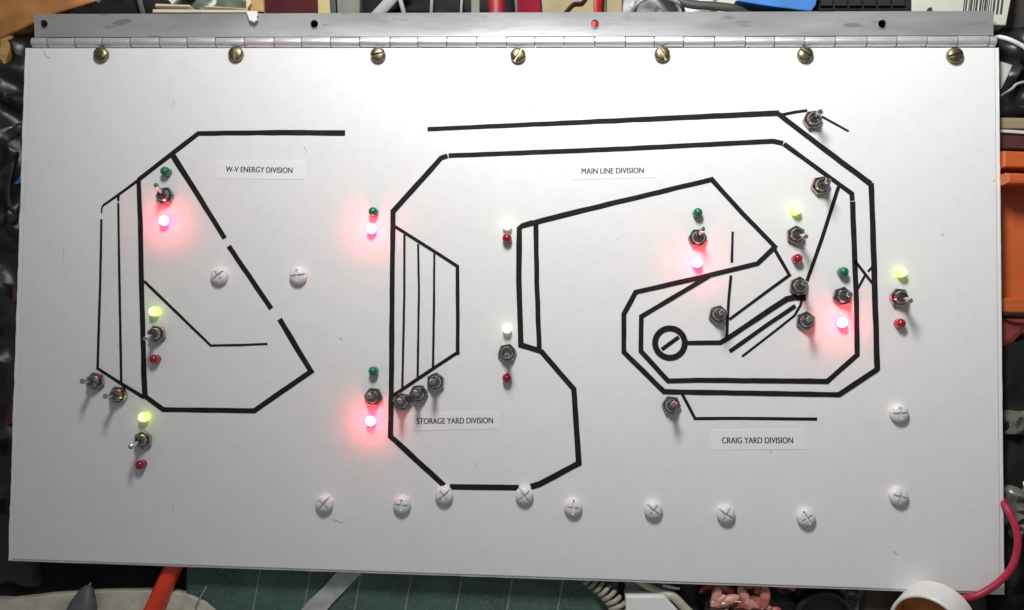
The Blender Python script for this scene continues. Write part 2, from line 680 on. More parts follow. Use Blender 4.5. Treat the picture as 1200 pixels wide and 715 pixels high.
STRIPS = [
    # energy division
    ([(404.5, 156), (330, 155.5), (232.5, 156.5), (162, 211)], 6.4, 5.2),
    ([(166, 208.5), (138, 229), (121.5, 240.5)], 3.6, 2.6),
    ([(121.6, 239.8), (119.5, 244), (119.2, 250)], 2.2, 1.4),
    ([(119, 257), (117.6, 330), (115.4, 400), (114.5, 433)], 2.6, 2.8),
    ([(138.6, 229), (138.8, 236)], 3.4, 2.0),
    ([(138.8, 238), (139.4, 290), (140.5, 352), (142.2, 447.5)], 2.4, 2.8),
    ([(113.5, 431), (139, 447.5), (169, 466)], 2.8, 4.2),
    ([(162.6, 212), (164.5, 260), (166.3, 345), (168.5, 430), (170, 465)], 5.4, 6.0),
    ([(168.5, 463.5), (191.5, 480), (298, 481.5), (364.5, 435.5), (327.5, 374)], 5.6, 6.4),
    ([(318, 362), (268, 288.5)], 5.8, 5.8),
    ([(263.5, 279.5), (229, 224), (203, 183)], 5.6, 6.6),
    ([(169, 329.5), (247, 405), (280, 404.5), (313.5, 403)], 3.2, 2.6),
    # main line
    ([(501, 151.5), (700, 142.5), (913, 132.6)], 4.8, 6.4),
    ([(912, 133.5), (960, 170.5), (1020, 215.5)], 5.6, 6.4),
    ([(1020.8, 214.5), (1023, 270), (1025.2, 350), (1028, 434)], 6.0, 6.2),
    ([(1028.5, 432.5), (983, 462.5), (860, 460.5), (778, 459), (731, 412.5), (731, 368), (745, 342.5), (832, 322.5), (887.5, 309),
      (908.5, 289)], 5.8, 5.4),
    ([(831, 323.5), (751.5, 371), (751, 411.5), (783, 446.5), (818, 445.5), (971, 447), ], 5.0, 5.8),
    ([(969, 447.5), (1004.5, 416), (1003.5, 350), (999, 236.2)], 5.6, 5.8),
    ([(998.8, 235.4), (998, 227), (960, 199), (918.5, 168.8)], 5.2, 5.2),
    ([(917.6, 168.2), (906, 165.6), (720, 175), (525.6, 182.6)], 5.6, 5.4),
    ([(524.6, 182.8), (517, 185.5), (460.5, 248)], 5.8, 6.6),
    ([(460.5, 246), (459.8, 330), (458.8, 430), (457.8, 511.5), (520.5, 569)], 5.6, 6.0),
    ([(527, 570.5), (608, 571.5)], 6.2, 6.2),
    ([(622, 570.5), (632, 567.5), (678.3, 543), (672.5, 456), (633.5, 411)], 6.6, 5.8),
    # sidings next to the main line
    ([(608.6, 266), (608, 330), (610.5, 405)], 6.2, 6.2),
    ([(608, 403.5), (634, 411.5)], 6.2, 6.2),
    ([(628, 262), (629, 330), (632, 410)], 5.6, 5.6),
    ([(607.5, 269), (612, 264.5), (624, 260.5)], 5.8, 6.0),
    ([(613, 264.5), (661, 252), (834, 210.5), (869, 249), (909.5, 291)], 6.4, 5.0),
    # storage ladder
    ([(461, 264.5), (508, 294), (536.5, 312.5)], 3.8, 3.8),
    ([(536, 311), (536.4, 360), (536.4, 416)], 4.2, 4.2),
    ([(537, 412.5), (500, 437), (459.5, 464.5)], 3.8, 4.2),
    ([(474, 275), (473.8, 350), (471.5, 456)], 2.6, 2.6),
    ([(490, 286), (491, 340), (489.5, 444)], 2.4, 2.6),
    ([(509, 297), (508.6, 360), (507.5, 432)], 2.4, 2.8),
    # crossover
    ([(1002, 306), (1024.5, 335)], 3.2, 3.2),
    ([(1024, 311), (1017, 318.5)], 2.8, 2.4),
    ([(1014, 322), (1003.5, 341.5)], 2.6, 3.0),
    # yard
    ([(982.5, 219), (963, 280), (945, 331)], 4.0, 4.0),
    ([(858.5, 271.5), (857.6, 308)], 2.6, 3.0),
    ([(856.6, 323), (854, 350), (851.5, 396)], 3.0, 3.2),
    ([(907, 291), (925, 322.5), (889, 349), (854.5, 374.5)], 3.8, 3.0),
    ([(804, 402), (844, 401.5), (852, 397), (905, 361.5), (922, 350.5), (932, 348.5), (944, 349)], 4.6, 7.0),
    ([(855, 412), (900, 380), (932, 358.5)], 4.4, 4.6),
    ([(869.5, 418), (905, 390.5), (931, 370), (938, 358), (940, 350)], 2.8, 2.8),
    ([(799.5, 462), (814.5, 490.5), (870, 490.3), (957.5, 491.3)], 3.4, 3.6),
    ([(916.5, 134.5), (932, 131.5), (946, 129.5)], 3.4, 3.0),
    ([(962.5, 136.5), (994.5, 154)], 2.6, 2.4),
    # turntable bridge
    ([(775.5, 409.5), (795.5, 395)], 4.6, 4.6),
]
for s in STRIPS:
    strip(*s)
# scuffs, pencil ticks and specks on the paint
M_SCUFF = mat('scuff_grey', (0.55, 0.55, 0.55), 0.6, var=0.2, scale=400)
for pts_, w_ in (([(75.5, 290), (74.2, 299), (75, 306)], 0.7), ([(356, 171), (360, 177), (358, 182)], 0.8), ([(205, 117), (202, 126)], 0.6),
                 ([(52, 60), (55, 66), (60, 68)], 0.9), ([(1163.5, 211.5), (1166, 211.5)], 2.4),
                 ([(619, 122), (622, 122.4)], 1.6), ([(557, 543), (558.5, 549)], 1.2), ([(1103, 275), (1106, 275)], 1.4), ([(398, 396), (402, 398)], 1.4),
                 ([(390, 608), (401, 612)], 0.9), ([(818, 617), (819, 622)], 0.8), ([(203, 590), (204, 596)], 0.9), ([(1046, 645), (1052, 650)], 0.8),
                 ):
    so = strip(pts_, w_, w_ * 0.6)
    so.name = 'scuff_mark'
    so.data.materials.clear()
    so.data.materials.append(M_SCUFF)
# turntable ring
c = P(785, 402, 0)
ro, ri = 20.3 * PXM, 13.6 * PXM
outl = [(c.x + ro * (1 + 0.02 * noise.noise(Vector((k * .5, 1, 0)))) * math.cos(2 * math.pi * k / 48), c.y + ro * (1 + 0.02 * noise.noise(Vector((k * .5, 2, 0)))) * math.sin(2 * math.pi * k / 48)) for k in range(48)]
inl = [(c.x + ri * math.cos(-2 * math.pi * k / 48), c.y + ri * math.sin(-2 * math.pi * k / 48)) for k in range(48)]
mk('tape_ring', mesh('tape_ring', prism(outl, -0.00005, 0.00036, 0, [inl]), origin=c), M_TAPE, panel, c)


# ---- paper labels with lettering
def paper_label(quad, text, base0, base1, cap_px, label):
    pts = [P(u, v, 0) for u, v in quad]
    c = centroid(pts)
    po = mk('paper_label', mesh('paper_label', prism(pts, -0.00003, 0.00014, 0.00004), origin=c), M_LABEL, panel, c)
    po['label'] = label
    fc = bpy.data.curves.new('f', 'FONT')
    fc.body = text
    fc.size = 1.0
    fc.extrude = 0.0
    fc.offset = 0.0
    fc.space_word = 1.0
    fo = bpy.data.objects.new('tmpf', fc)
    COL.objects.link(fo)
    dg = bpy.context.evaluated_depsgraph_get()
    me = bpy.data.meshes.new_from_object(fo.evaluated_get(dg))
    bpy.data.objects.remove(fo)
    xs = [v.co.x for v in me.vertices]
    ys = [v.co.y for v in me.vertices]
    x0, x1, y0_, y1 = min(xs), max(xs), 0.0, max(ys)
    a, b = P(*base0, 0), P(*base1, 0)
    ex = b - a
    ey = Vector((-ex.y, ex.x, 0)).normalized() * cap_px * PXM
    bm = bmesh.new()
    bm.from_mesh(me)
    for v in bm.verts:
        tx = (v.co.x - x0) / (x1 - x0)
        ty = (v.co.y - y0_) / (y1 - y0_)
        v.co = a + ex * tx + ey * ty + Vector((0, 0, 0.00019))
    # a heavier stroke: a second print shifted by a hair
    d2 = bmesh.ops.duplicate(bm, geom=bm.faces[:])
    bmesh.ops.translate(bm, verts=[g for g in d2['geom'] if isinstance(g, bmesh.types.BMVert)],
                        vec=ex.normalized() * 0.00015 + Vector((0, 0, 0.000008)))
    r = bmesh.ops.extrude_face_region(bm, geom=bm.faces[:])
    bmesh.ops.translate(bm, verts=[g for g in r['geom'] if isinstance(g, bmesh.types.BMVert)], vec=(0, 0, -0.00006))
    mk('lettering', mesh('lettering', bm, origin=c), M_INK, po, c)


paper_label([(253, 187.5), (357.5, 188.5), (357, 210.5), (252.5, 209.5)], 'W-V ENERGY DIVISION', (264.5, 201.5), (342.5, 203), 6.6,
            'white paper label reading W-V ENERGY DIVISION')
paper_label([(668, 190), (768, 187), (769, 208), (669, 211)], 'MAIN LINE DIVISION', (681.5, 204), (754, 203), 6.6,
            'white paper label reading MAIN LINE DIVISION')
paper_label([(479.5, 484.5), (584, 482), (584.5, 502.5), (480, 505)], 'STORAGE YARD DIVISION', (488.5, 497), (577.5, 496), 6.8,
            'white paper label reading STORAGE YARD DIVISION')
paper_label([(833, 504), (943, 503), (944, 526.5), (834, 527.5)], 'CRAIG YARD DIVISION', (846, 519.5), (929, 519.5), 6.8,
            'white paper label reading CRAIG YARD DIVISION')

# ---- toggle switches
# bushing + body is the part; washer, nut, lever are its sub-parts
bm = lathe([(0.0, 0.0), (0.0027, 0.0), (0.0027, 0.0026)] +
           [(0.0027 + (0.00012 if k % 2 else -0.00012), 0.0026 + 0.00035 * k) for k in range(1, 7)] +
           [(0.0025, 0.0050), (0.0019, 0.0050), (0.0016, 0.0040), (0.0, 0.0040)], 24)
bushing_me = mesh('toggle_bushing', bm, 0.5)
body_bm = box_bm((0, 0, -0.0105), (0.008, 0.0125, 0.011), 0, bevel=0.0004)
body_me = mesh('switch_body', body_bm)
bm = lathe([(0.0031, 0.0), (0.0037, 0.0), (0.0037, 0.0005), (0.0031, 0.0005), (0.0031, 0.0)], 24)
washer_me = mesh('washer', bm, 0.5)
# chamfered hexagon nut
bm = bmesh.new()
hexr, hh = 0.0044, 0.0021


def hexring(r, z, rr=None):
    vs_ = []
    for k in range(24):
        a = 2 * math.pi * k / 24
        s = (a + math.pi / 6) % (math.pi / 3) - math.pi / 6
        rad = r * math.cos(math.pi / 6) / math.cos(s)
        if rr:
            rad = min(rad, rr)
        vs_.append(bm.verts.new((rad * math.cos(a), rad * math.sin(a), z)))
    return vs_


rg = [hexring(0.0030 * 1.0, 0.0005, 0.0029), hexring(hexr, 0.0005, 0.0040), hexring(hexr, 0.0009), hexring(hexr, hh + 0.0001),
      hexring(hexr * 0.95, hh + 0.0005, 0.0040), hexring(0.0040, hh + 0.0005, 0.00335), hexring(0.0040, hh - 0.0012, 0.0033)]
for a, b in zip(rg, rg[1:]):
    for k in range(24):
        bm.faces.new([a[k], a[(k + 1) % 24], b[(k + 1) % 24], b[k]])
nut_me = mesh('nut', bm, 0.35)
# bat lever, along +z from its pivot
LV = 0.0112
bm = lathe([(0.0, -0.0008), (0.0009, -0.0008), (0.00095, 0.0015), (0.0010, 0.005), (0.00118, 0.0090), (0.00125, 0.0101), (0.00115, 0.0107),
            (0.0008, 0.01105), (0.0, LV)], 16)
lever_me = mesh('lever', bm, 0.6)
for me_, m_ in ((bushing_me, M_NICKEL), (washer_me, M_NICKEL), (nut_me, M_NICKEL), (lever_me, M_LEVER), (body_me, M_BODY)):
    me_.materials.append(m_)
TOG = [(110, 447, 97, 447), (137, 463, 124, 464.5), (192, 229, 183, 217), (182, 391.5, 171, 396.5), (166, 516, 153.5, 523.5),
       (437, 465, 433, 464), (471, 471, 468.5, 470), (490, 461.5, 487, 460.5), (510, 447.5, 506.5, 447), (594, 413.5, 594.5, 417),
       (818, 278.5, 823.5, 268.5), (953, 139.5, 961, 131.5), (962.5, 217, 970.5, 212.5), (933.5, 275, 944, 277.5),
       (937, 335, 943, 332), (842, 368.5, 846, 366), (945, 376, 948.5, 374), (988, 347, 996, 345), (1055, 348.5, 1066.5, 352.5),
       (787, 475, 790, 473.5)]
for i, (u, v, tu, tv) in enumerate(TOG):
    base = P(u, v, 0.0028)
    base.z = 0.0
    rq = Matrix.Rotation(random.uniform(0, math.pi / 3), 3, 'Z').to_quaternion()
    sw = mk('toggle_switch', bushing_me, None, panel, base)
    mk('washer', washer_me, None, sw, base)
    mk('nut', nut_me, None, sw, base, rq)
    mk('switch_body', body_me, None, sw, base)
    piv = base + Vector((0, 0, 0.0036))
    tip = P(tu, tv, 0.0136)
    d = (tip - piv).normalized()
    mk('lever', lever_me, None, sw, piv, d.to_track_quat('Z', 'Y'))


# ---- indicator lights
def led_mesh(name, material):
    R, hc = 0.00215, 0.0029
    prof = [(0.0, -0.0002), (R * 1.02, -0.0002), (R, 0.0006), (R, hc)]
    for k in range(1, 8):
        a = k / 7 * math.pi / 2
        prof.append((R * math.cos(a) if k < 7 else 0.0, hc + R * math.sin(a)))
    me = mesh(name, lathe(prof, 24), 0.8)
    me.materials.append(material)
    return me


LEDS = {
    'unlit green indicator': (led_mesh('indicator_green_unlit', M_GOFF), [(193, 200.5), (437, 248), (437, 435), (818, 249), (989, 318.5)]),
    'glowing red indicator': (led_mesh('indicator_red_lit', M_RON), [(192, 258.5), (435, 268), (434, 493.5), (817, 307.5), (987, 378)]),
    'glowing yellow-green indicator': (led_mesh('indicator_green_lit', M_GON), [(180, 365), (167.5, 489), (933, 246), (1057, 319)]),
    'glowing pale indicator': (led_mesh('indicator_pale_lit', M_GPALE), [(594, 263.5), (594, 385)]),
    'unlit red indicator': (led_mesh('indicator_red_unlit', M_ROFF), [(180, 421), (163.5, 545), (594, 279), (594, 443), (935, 303), (1056, 379)]),
}
for lab, (me_, spots) in LEDS.items():
    for u, v in spots:
        b = P(u, v, 0.0032)
        b.z = 0.0
        o = mk('indicator_light', me_, None, panel, b)
        o['label'] = lab

# ================================================================== THINGS AROUND THE PANEL
def bump_sheet(name, px, zlo, zhi, material, freq=40.0, seed=0.0, edge=0.25, n=46, folds=0.0, zfn=None, flat_to=None):
    """rumpled solid heap filling a photograph quad (a,b,c,d clockwise from top left), standing on the bench"""
    zlo, zhi = Z(zlo), Z(zhi)
    q = [P(u, v, (zlo + zhi) / 2) for u, v in px]
    bm = bmesh.new()
    grid = []
    ny = max(8, int(n * (q[3] - q[0]).length / max((q[1] - q[0]).length, 1e-6)))
    ny = min(ny, 120)
    for j in range(ny + 1):
        row = []
        for i in range(n + 1):
            s, t = i / n, j / ny
            p = q[0].lerp(q[1], s).lerp(q[3].lerp(q[2], s), t)
            w = Vector((p.x * freq, p.y * freq, seed))
            h = noise.fractal(w, 0.9, 2.1, 4) * 0.5 + 0.5
            if folds:
                h = h * (1 - folds) + folds * (1 - abs(noise.noise(w * 1.7 + Vector((3, 1, 0)))) * 2.2)
            e = min(s, 1 - s, t, 1 - t) / edge
            e = max(0.0, min(1.0, e))
            e = math.sin(e * math.pi / 2) ** 0.7
            z = zlo + (zhi - zlo) * max(0.0, min(1.1, h))
            z = BENCH + 0.0003 + (z - BENCH) * e
            jx = noise.noise(w * 0.8 + Vector((9, 0, 0))) * 0.004
            jy = noise.noise(w * 0.8 + Vector((0, 9, 0))) * 0.004
            x, y = p.x + jx, p.y + jy
            if zfn:
                z = min(z, zfn(x, y))
            row.append(bm.verts.new((x, y, z)))
        grid.append(row)
    for j in range(ny):
        for i in range(n):
            bm.faces.new([grid[j][i], grid[j + 1][i], grid[j + 1][i + 1], grid[j][i + 1]])
    border = [grid[0][i] for i in range(n + 1)] + [grid[j][n] for j in range(1, ny + 1)] + \
             [grid[ny][i] for i in range(n - 1, -1, -1)] + [grid[j][0] for j in range(ny - 1, 0, -1)]
    low = [bm.verts.new((v.co.x, v.co.y, BENCH)) for v in border]
    for i in range(len(border)):
        k = (i + 1) % len(border)
        bm.faces.new([border[i], border[k], low[k], low[i]])
    bm.faces.new(low)
    c = centroid(q)
    c.z = BENCH
    return mk(name, mesh(name, bm, 1.2, origin=c), material, None, c)


bl_, br_ = cw[3], cw[2]


def under_board(x, y):
    """keeps soft heaps below the board where they run under its edge"""
    inside = (cw[0].x - 0.006 < x < cw[2].x + 0.006) and y < 0.16 and y > -0.135
    return -0.0075 if inside else 1.0


M_BLACK = mat('black_plastic', (0.012, 0.012, 0.013), 0.38, var=0.3, scale=40, bump=0.3, bscale=120)
M_BLACKC = mat('black_cloth', (0.013, 0.013, 0.014), 0.9, spec=0.2, var=0.4, scale=60, bump=0.6, bscale=400)

# --- left side
b = bump_sheet('black_bag', [(-190, 28), (60, 18), (40, 700), (-200, 690)], -0.017, 0.004, M_BLACK, 34, 1.3, 0.06, 40, 0.5, under_board)
tag(b, 'rumpled black plastic bag along the sawn short edge of the panel', 'bag')
o = slab('leather_scrap', [(-120, -90), (140, -90), (112, 1), (84, 10), (66, 15.5), (52, 21), (38, 27), (22, 35), (8, 41), (-30, 58), (-130, 70)],
         -0.0045, BENCH, mat('orange_leather', (0.40, 0.17, 0.05), 0.7, var=0.4, scale=55, bump=0.6, bscale=160,
                           speck=((0.52, 0.33, 0.14), 40, 0.55)), None, 0.001)
tag(o, 'rough orange-brown leather piece lying across the black plastic bag', 'leather')
o = slab('wood_offcut', [(-80, 62), (-20, 40), (14, 42), (10, 60), (4, 78), (-4, 88), (-70, 110)], -0.0055, BENCH,
         mat('ochre_wood', (0.42, 0.24, 0.08), 0.65, var=0.3, scale=50, bump=0.3, stretch=(1, 6, 1)))
tag(o, 'ochre wooden offcut lying beside the orange-brown leather', 'wood')
bm = tube_bm(spline([P(-60, 178, 0.006), P(-20, 163, 0.006), P(6, 152, 0.004), P(24, 144.5, -0.004), P(44, 134, -0.0085)], 6), 0.0007, 8)  # added wire stands for a white glint among the black plastic
tag(mk('glint_wire', mesh('glint_wire', bm, 0.7), M_LEVER), 'bright bare wire added for a glint beside the sawn board edge', 'wire')
o = slab('blue_wrapper', [(-40, 207), (4, 202), (18, 192), (40, 190), (40, 212), (14, 217), (-40, 222)], -0.0072, BENCH,
         mat('blue_plastic', (0.03, 0.12, 0.42), 0.35, var=0.15))
tag(o, 'small blue plastic wrapper half under the panel beside black cable', 'wrapper')
bm = tube_bm(spline([P(20, 180, -0.006), P(13, 195, 0.0045), P(9, 215, 0.0055), P(9, 235, 0.0055), P(14, 246, 0.004), P(24, 248, -0.0065)], 8), 0.0011, 8)
tag(mk('black_cable', mesh('black_cable', bm, 0.7), mat('cable_black', (0.008, 0.008, 0.008), 0.4)), 'thin black cable loop over the blue wrapper', 'cable')
o = slab('rust_cloth', [(-60, 345), (2, 340), (26, 334), (24, 352), (-4, 358), (-60, 366)], -0.0072, BENCH, mat('rust', (0.10, 0.035, 0.025), 0.8, var=0.3))
tag(o, 'dull rust red rag tucked under the sawn board edge', 'rag')
o = slab('maroon_strap', [(-30, 470), (8, 462), (20, 464), (18, 496), (4, 500), (-30, 505)], -0.0072, BENCH, mat('maroon', (0.07, 0.015, 0.03), 0.7, var=0.3))
tag(o, 'dark maroon strap end sticking out below the rust rag', 'strap')

b = bump_sheet('dark_band_sheet', [(-60, 640), (250, 640), (250, 720), (-60, 720)], -0.0200, -0.0165, M_BLACKC, 45, 21.0, 0.05, 40, 0.3, under_board)  # black sheet added to darken the band below the board edge
tag(b, 'flat black sheet added under the cream pad and panel edge', 'duster')

# --- top, behind the hinge
ZT = -0.006
b = bump_sheet('black_pouch', [(80, -140), (200, -140), (215, 30), (70, 34)], -0.016, -0.004, M_BLACKC, 50, 4.0, 0.08, 24, 0.4)
tag(b, 'black fabric pouch between orange-brown leather and cream tray', 'pouch')
bm = tube_bm([P(158, -40, 0.001), P(164, 3, -0.001), P(169, 22, -0.006)], 0.0013, 8, squash=0.5)
tag(mk('grey_strap', mesh('grey_strap', bm, 0.7), mat('grey_web', (0.14, 0.14, 0.13), 0.7)), 'narrow grey strap lying on the black fabric pouch', 'strap')
tray = thing('cream_tray', 'cream plastic tray with ribbed dark green insert behind the hinge', 'tray', P(235, -20, BENCH))
M_CREAM = mat('cream_plastic', (0.62, 0.55, 0.42), 0.45, var=0.08, scale=90)
slab('front_wall', [(179, 10.5), (290, 11.5), (290, 15), (178, 15)], 0.000, BENCH, M_CREAM, tray)
slab('inner_rib', [(182, 4), (222, 5.5), (222, 8), (181, 7.5)], -0.001, BENCH, M_CREAM, tray)
slab('insert', [(180, -90), (292, -90), (291, 11), (179, 10)], -0.008, BENCH,
     mat('green_print', (0.10, 0.13, 0.10), 0.5, var=0.5, scale=140, speck=((0.65, 0.68, 0.6), 110, 0.58)), tray)
slab('back_rib', [(240, 6.5), (290, 10), (290, 11.2), (240, 8.5)], -0.001, BENCH, M_CREAM, tray)
c = P(232, 4, BENCH)
bm = lathe([(0, 0), (0.003, 0), (0.003, 0.019), (0.0022, 0.0215), (0, 0.022)], 16)
mk('black_knob', mesh('black_knob', bm, 0.6), M_BLACK, tray, c)
crt = thing('brown_carton', 'small ochre brown cardboard carton beside the maroon box', 'carton', P(297, -25, BENCH))
slab('side', [(291, -70), (306, -70), (309, 14), (293, 14)], -0.003, BENCH, mat('cardboard', (0.42, 0.27, 0.11), 0.8, var=0.15, scale=80), crt)
slab('flap', [(286, -70), (291.5, -70), (294, 4), (288, 12)], -0.001, BENCH, mat('cardboard_pale', (0.65, 0.52, 0.28), 0.8), crt)
q = [(288, 13), (294, 12.5), (301, 13), (302, 17), (300.5, 20), (301.5, 23), (297, 26.5), (295.5, 25), (292, 24), (290.5, 20)]
o = slab('paper_scrap', q, 0.0036, 0.0026, mat('scrap_white', (0.75, 0.75, 0.72), 0.7, var=0.06, bump=0.6, bscale=300))
tag(o, 'crumpled scrap of white paper lying on the hinge leaf', 'paper')
mb = thing('maroon_box', 'dark maroon box with a pale yellow band behind the hinge', 'box', P(340, -30, BENCH))
slab('box_body', [(306, -90), (369, -90), (372, 17), (308, 17)], -0.005, BENCH, mat('maroon_card', (0.055, 0.012, 0.015), 0.85, var=0.2, spec=0.15), mb)
slab('yellow_band', [(369.4, -90), (382, -90), (387, 17), (372.5, 17)], -0.0049, BENCH, mat('yellow_card', (0.42, 0.35, 0.17), 0.9, var=0.1), mb)
slab('dark_end', [(382.4, -90), (389, -90), (394, 17), (387.4, 17)], -0.0052, BENCH, mat('dark_card', (0.03, 0.032, 0.04), 0.6), mb)
o = slab('grey_block', [(391, -70), (424, -70), (421, 18), (395.5, 18)], -0.005, BENCH, mat('grey_green', (0.15, 0.16, 0.14), 0.85, var=0.15, scale=120))
tag(o, 'grey-green foam block next to the maroon box', 'foam')
b = bump_sheet('dark_tool_roll', [(418, -120), (605, -120), (606, 24), (416, 24)], -0.016, -0.006, M_BLACKC, 60, 8.0, 0.06, 40, 0.4)
tag(b, 'dark tool roll with pale wires lying across it', 'tool roll')
bm = tube_bm([P(478, -25, 0.001), P(456, 2, 0.0), P(430, 30, -0.006)], 0.0026, 8, squash=0.4)
tag(mk('grey_webbing', mesh('grey_webbing', bm, 0.7), mat('web2', (0.36, 0.36, 0.35), 0.6)), 'wide light grey webbing slanting across the dark tool roll', 'webbing')
for k, (u0, u1, r, cc) in enumerate(((469, 475, 0.0011, (0.42, 0.42, 0.40)), (506, 505, 0.0008, (0.34, 0.33, 0.28)), (541, 540, 0.0006, (0.40, 0.40, 0.40)))):
    bm = tube_bm([P(u0 - 4, -60, 0.0005), P(u0, 0, 0.0005), P(u1, 22, -0.005)], r, 8)
    tag(mk('pale_wire', mesh('pale_wire', bm, 0.7), mat('wire%d' % k, cc, 0.5)),
        ('thickest pale wire next to the grey webbing', 'dull tan wire midway over the tool roll', 'thinnest pale wire near the red felt pen')[k], 'wire')
o = slab('olive_strip', [(551, -60), (562, -60), (562, 18), (552, 18)], -0.0052, BENCH, mat('olive', (0.15, 0.15, 0.11), 0.7))
tag(o, 'olive grey strip between pale wire and red felt pen', 'strip')


def pen(name, a, b_, r, material, label, cat, capmat=None):
    d = (b_ - a)
    L = d.length
    bm = lathe([(0, 0), (r * 0.6, 0), (r * 0.95, L * 0.01), (r, L * 0.03), (r, L * 0.55), (r * 1.06, L * 0.555), (r * 1.06, L * 0.93), (r * 0.85, L * 0.985), (0, L)], 24)
    o = mk(name, mesh(name, bm, 0.5), material, None, a, d.to_track_quat('Z', 'Y'))
    return tag(o, label, cat)


M_RED = mat('red_plastic', (0.36, 0.010, 0.014), 0.45, var=0.08)
pen('felt_pen', P(582, 26, BENCH + 0.0044), P(577, -170, BENCH + 0.0044), 0.0043, mat('red_pen', (0.26, 0.010, 0.02), 0.5), 'red felt pen lying beside the olive grey strip', 'pen')
o = slab('crimson_case', [(606, -60), (630, -60), (634, 18), (606, 18)], -0.005, BENCH, mat('crimson', (0.17, 0.008, 0.022), 0.9, var=0.2, scale=100, spec=0.1))
tag(o, 'crimson case standing between the red felt pen and tan card', 'case')
o = slab('tan_card', [(629, -80), (696, -80), (696, 20), (636, 20)], -0.006, BENCH, mat('tan_card', (0.26, 0.21, 0.115), 0.9, var=0.15, scale=60))
tag(o, 'tan cardboard piece beneath a thin black cord', 'cardboard')
bm = tube_bm(spline([P(690, -8, -0.005), P(682, 3, -0.005), P(672, 4.5, -0.005), P(662, 15, -0.005), P(650, 26, -0.0052)], 6), 0.0008, 8)
tag(mk('thin_cord', mesh('thin_cord', bm, 0.7), MATS['cable_black']), 'thin black cord lying on the tan cardboard', 'cord')
pen('red_marker', P(695.5, 40, BENCH + 0.0042), P(706, -160, BENCH + 0.0042), 0.0038, M_RED, 'red marker passing under a hole of the hinge leaf', 'marker')
o = slab('khaki_card', [(712, -80), (729, -80), (729, 20), (711, 20)], -0.006, BENCH, mat('khaki', (0.25, 0.21, 0.12), 0.9, var=0.15))
tag(o, 'narrow khaki card between red marker and white plastic bag', 'card')
b = bump_sheet('white_bag', [(729, -110), (846, -110), (838, 26), (729, 26)], -0.014, -0.003, mat('white_film', (0.42, 0.42, 0.42), 0.5, var=0.08, scale=50), 70, 2.2, 0.08, 30, 0.6)
tag(b, 'crumpled white plastic bag behind the hinge under a dark cable', 'bag')
bm = tube_bm(spline([P(742, 22, -0.006), P(745, 8, 0.0), P(752, 1, 0.001), P(765, -3, 0.001), P(785, -1, 0.001), P(798, 6, 0.0), P(802, 18, -0.006)], 6), 0.0009, 8)
tag(mk('grey_wire_loop', mesh('grey_wire_loop', bm, 0.7), mat('grey_wire', (0.25, 0.25, 0.25), 0.5)), 'grey wire loop resting on the white plastic bag', 'wire')
o = slab('cream_card', [(838, -80), (905, -80), (905, 22), (842, 22)], -0.006, BENCH, mat('cream_card', (0.45, 0.42, 0.34), 0.9, var=0.06))
tag(o, 'cream card between white plastic bag and blue strip', 'card')
bm = tube_bm(spline([P(770, -18, 0.0), P(802, 3, 0.0005), P(835, 7, 0.0005), P(862, 10.5, 0.000), P(880, 20, -0.003)], 6), 0.0021, 10, squash=0.6)
tag(mk('dark_cable', mesh('dark_cable', bm, 0.7), mat('dark_cable', (0.035, 0.035, 0.032), 0.5)), 'thick dark grey cable slanting from white bag to cream card', 'cable')
pts = [(862, 1), (905, -20), (960, -10), (956, 6), (951, 13), (940, 12), (900, 7)]
o = slab('blue_strip', pts, 0.002, BENCH, mat('bright_blue', (0.022, 0.14, 0.42), 0.6, var=0.12, scale=80))
tag(o, 'bright blue plastic strip pointing at the black case', 'plastic strip')
o = slab('lime_card', [(906, -60), (957, -60), (954, 20), (906, 20)], -0.006, BENCH, mat('lime', (0.36, 0.37, 0.17), 0.9, var=0.1))
tag(o, 'pale lime card lying under the bright blue strip', 'card')
bc = thing('black_case', 'black rectangular case with ribbed front behind the hinge', 'case', P(1010, -30, BENCH))
slab('case_body', [(957, -120), (1067, -120), (1067.5, 13), (954, 13)], -0.003, BENCH, mat('case_black', (0.012, 0.012, 0.012), 0.7, spec=0.25, var=0.3, bump=0.3), bc, 0.001)
for k in range(6):
    slab('rib', [(963 + k * 17, -30), (976 + k * 17, -30), (976 + k * 17, 7), (962 + k * 17, 7)], -0.0015, -0.004, MATS['case_black'], bc)
bxx = thing('barcoded_carton', 'pale carton printed with a black barcode behind the hinge', 'carton', P(1125, -30, BENCH))
slab('carton_body', [(1068, -120), (1198, -120), (1184.5, 1), (1179, 29.5), (1166, 29.5), (1120, 26), (1069, 26)], -0.0045, BENCH,
     mat('carton_pale', (0.46, 0.46, 0.39), 0.8, var=0.05), bxx)
x = 1128.0
random.seed(3)
k = 0
while x < 1173:
    w = random.choice((0.8, 1.0, 1.6, 2.2))
    sk = 7.0
    slab('barcode_bar', [(x + sk, -40), (x + w + sk, -40), (x + w, 16.5), (x, 16.5)], -0.0043, -0.0046, M_INK, bxx, 0)
    x += w + random.choice((0.9, 1.2, 1.8, 2.4))
slab('printed_mark', [(1085, 13.5), (1088, 9), (1092, 8.5), (1093, 12), (1090, 13.5)], -0.0043, -0.0046, M_INK, bxx, 0)

